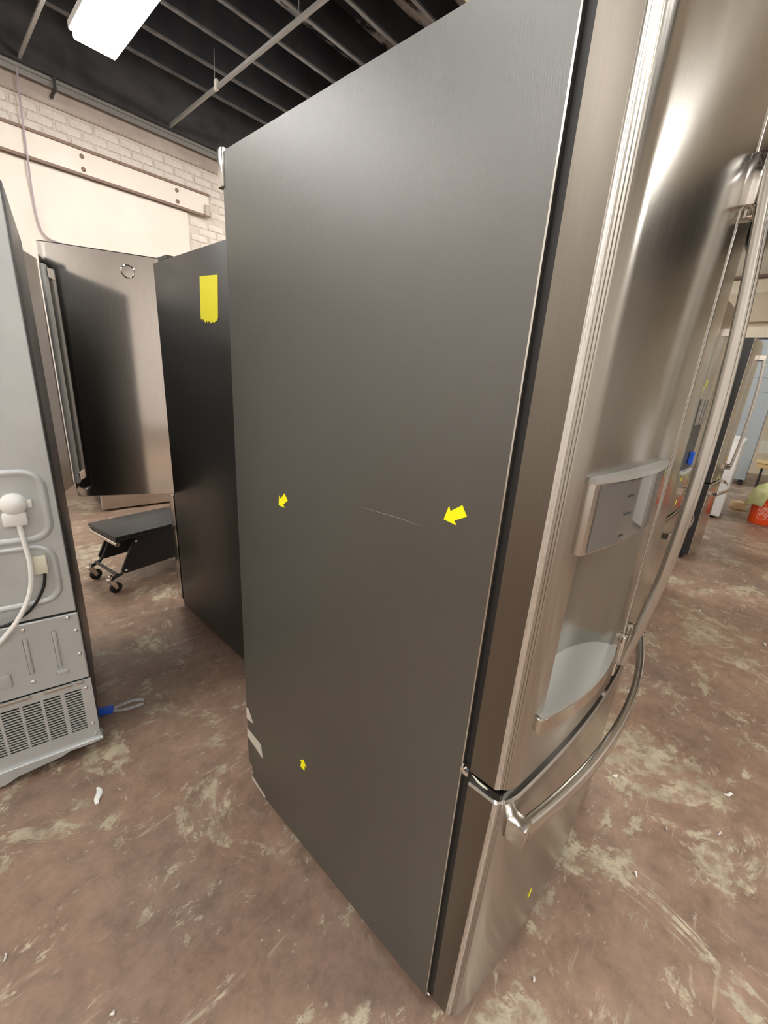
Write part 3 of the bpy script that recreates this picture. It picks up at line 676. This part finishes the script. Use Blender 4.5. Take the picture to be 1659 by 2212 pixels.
def text_mesh(txt, size, M2, name, parent):
    cu = bpy.data.curves.new(name, 'FONT'); cu.body = txt; cu.size = size; cu.align_x = 'CENTER'; cu.resolution_u = 2; cu.offset = .0026
    to = bpy.data.objects.new(name, cu); COL.objects.link(to)
    bpy.context.view_layer.update(); dg = bpy.context.evaluated_depsgraph_get()
    me = bpy.data.meshes.new_from_object(to.evaluated_get(dg)); bpy.data.objects.remove(to)
    for v_ in me.vertices:
        p = M2 @ Vector((v_.co.x, v_.co.y, 0)); v_.co = wrap(p.x, hc + p.y, .0007)
    me.materials.clear(); me.materials.append(MAT['logo_white'])
    o = bpy.data.objects.new(name, me); COL.objects.link(o); o.parent = parent
# seen from outside the girth coordinate runs leftwards-to-right as u grows for a viewer facing the -x side
ROT = Matrix.Rotation(radians(38), 4, 'Z')
for txt, s, dx, dy in (('THE', .046, -.024, .036), ('HOME', .060, -.002, -.008), ('DEPOT', .046, .020, -.050)):
    text_mesh(txt, s, ROT @ Matrix.Translation((dx, dy, 0)), 'logo_text', t)
# crumpled rag hanging over the bucket rim
bm = B(); NU, NV = 26, 18; vv = []
for j in range(NV):
    row = []
    for i in range(NU):
        s = i / (NU - 1); r = j / (NV - 1)
        a = radians(95 + 200 * s); rad = .015 + (.190 if s < .38 else .190 - .075 * min(1, (s - .38) / .12)) * r
        z = .425 + .05 * cos(pi * r * .8) + .030 * noise.noise(Vector((s * 7, r * 4, 1.3))) + .02 * sin(9 * s + 4 * r)
        if r > .82: z -= (r - .82) / .18 * (.17 if s < .38 else .02)
        rad += .010 * noise.noise(Vector((s * 9, r * 5, 4))) + 0
        row.append(bm.verts.new((BX + rad * cos(a) * 1.0, BY + rad * sin(a), z)))
    vv.append(row)
for j in range(NV - 1):
    for i in range(NU - 1): bm.faces.new((vv[j][i], vv[j][i + 1], vv[j + 1][i + 1], vv[j + 1][i]))
ro = obj('rag', bm, 'rag_green', ang=180); so = ro.modifiers.new('thick', 'SOLIDIFY'); so.thickness = .004
tag(ro, 'crumpled yellowish green rag draped over the orange bucket rim', 'rag')

# ------------------------------------------------------------------ black folding creeper on casters
t = thing('folding_creeper', 'black folding mechanic creeper seat on chrome swivel casters', 'creeper', (.078, 2.53, 0), atan2(.14, .99))
b = B(); box(b, 0, .95, -.175, .175, .345, .362, .005, 2); obj('seat_board', b, 'black_plastic', t)
b = B(); box(b, .005, .85, -.165, .165, .326, .343, .004); obj('folded_board', b, 'black_plastic', t)
for s in (-1, 1):
    b = B(); prism(b, [(.13, .324), (.93, .324), (.93, .105), (.12, .100), (.02, .135)][:1] + [(.93, .324), (.93, .14), (.04, .115), (.02, .14), (.10, .30)], s * .150 - .006, s * .150 + .006, 'y'); obj('side_plate', b, 'black_paint', t)
    for x, z in ((.12, .30), (.045, .135), (.50, .30)):
        q = B(); lathe(q, [(.007, 0), (.007, .003), (.003, .005)], 8); xform(q, Matrix.Translation((x, s * .156, z)) @ Matrix.Rotation(-s * pi / 2, 4, 'X')); obj('bolt', q, 'screw', t)
    b = B(); tube(b, smooth_path([(.12, s * .142, .30), (.08, s * .14, .21), (.035, s * .14, .125), (.0, s * .135, .105), (-.03, s * .13, .098)], 5), .010, 10); obj('frame_tube', b, 'black_paint', t)
    b = B(); tube(b, [(.02, s * .142, .324), (-.004, s * .142, .324)], .012, 10)
    # caster
    b.free()
    cx, cy = -.035, s * .132
    b = B(); lathe(b, [(.020, .084), (.022, .088), (.022, .094), (.010, .098), (.010, .116), (.004, .120)], 14, (cx, cy)); ca = obj('caster', b, 'chrome', t)
    for q2 in (-1, 1):
        q = B(); prism(q, [(cx - .018, .084), (cx + .018, .084), (cx + .030, .034), (cx + .016, .026), (cx - .004, .060)], cy + q2 * .014 - .0015, cy + q2 * .014 + .0015, 'y'); obj('fork', q, 'chrome', ca)
    q = B(); lathe(q, [(.020, -.010), (.032, -.009), (.0345, -.005), (.0345, .005), (.032, .009), (.020, .010)], 22); xform(q, Matrix.Translation((cx + .022, cy, .0345)) @ Matrix.Rotation(pi / 2, 4, 'X')); obj('wheel', q, 'black_rubber', ca)
b = B(); tube(b, [(.012, -.172, .312), (.012, .172, .312)], .013, 12); obj('front_bar', b, 'satin_metal', t)
b = B(); tube(b, [(.0, -.14, .112), (.0, .14, .112)], .009, 10); obj('cross_bar', b, 'black_paint', t)
b = B(); tube(b, [(.25, -.14, .13), (.25, .14, .13)], .009, 10); obj('cross_bar', b, 'black_paint', t)
for s in (-1, 1):
    cx, cy = .90, s * .132
    b = B(); lathe(b, [(.020, .084), (.022, .088), (.022, .094), (.010, .098), (.010, .150)], 14, (cx, cy)); ca = obj('caster', b, 'chrome', t)
    q = B(); lathe(q, [(.020, -.010), (.032, -.009), (.0345, -.005), (.0345, .005), (.032, .009), (.020, .010)], 22); xform(q, Matrix.Translation((cx + .022, cy, .0345)) @ Matrix.Rotation(pi / 2, 4, 'X')); obj('wheel', q, 'black_rubber', ca)
    q = B(); box(q, cx - .01, cx + .03, cy - .016, cy + .016, .03, .086, .004); obj('fork', q, 'chrome', ca)

# ------------------------------------------------------------------ small things on the floor
t = thing('tubing_bag', 'clear plastic tubing sleeve with a blue clip on the floor by the galvanised fridge', 'tubing', (-.245, 1.398, 0), radians(-22))
b = B(); box(b, -.03, .03, -.014, .014, .001, .026, .006, 2); obj('blue_clip', b, 'blue_plastic', t)
b = B(); tube(b, smooth_path([(.028, .008, .012), (.06, .020, .010), (.095, .024, .014), (.135, .016, .010)], 5), .006, 8); obj('clear_tube', b, 'clear_plastic', t)
b = B(); tube(b, smooth_path([(.028, -.006, .012), (.06, -.012, .008), (.10, -.012, .010), (.132, -.004, .008)], 5), .006, 8); obj('clear_tube', b, 'clear_plastic', t)
def scrap(x, y, L, wd_, rz, label, m='white_plastic', seed=0, group='white scraps on the floor'):
    b = B(); N = 9; pts = []
    for i in range(N):
        s = i / (N - 1); pts.append((L * (s - .5), wd_ * .25 * sin(5 * s + seed), .006 + .003 * sin(7 * s + seed)))
    rings = []
    for i, p in enumerate(pts):
        k = .35 + .65 * sin(pi * min(max(i / (N - 1), .06), .94)) + .2 * noise.noise(Vector((i * .9, seed, 0)))
        rings.append([b.verts.new((p[0], p[1] + wd_ / 2 * k * cos(a), max(.0008, p[2] * k + .005 * k * sin(a)))) for a in [2 * pi * j / 8 for j in range(8)]])
    for a, c in zip(rings, rings[1:]):
        for j in range(8): b.faces.new((a[j], a[(j + 1) % 8], c[(j + 1) % 8], c[j]))
    b.faces.new(rings[0][::-1]); b.faces.new(rings[-1])
    tag(obj('paper_scrap', b, m, loc=(x, y, 0), rot=(0, 0, rz), ang=50), label, 'scrap', group)
scrap(-.362, 1.035, .062, .020, radians(80), 'twisted white paper scrap on the floor near the galvanised fridge', seed=1)
for i, (x, y, L, w, r) in enumerate(((.95, -.145, .022, .010, -.6), (1.17, -.46, .034, .011, -.8), (.97, -.45, .014, .006, -.8), (.86, -.32, .010, .005, .5), (2.55, -.53, .03, .012, .2), (2.73, -.20, .02, .01, .3), (-.48, .47, .010, .007, .3), (-.62, .74, .016, .004, .9), (.21, -.16, .008, .007, 0), (.64, -.28, .016, .008, .4))):
    scrap(x, y, L, w, r, 'tiny white crumb of foam on the worn brown floor', seed=i + 2, group='white crumbs on the floor')
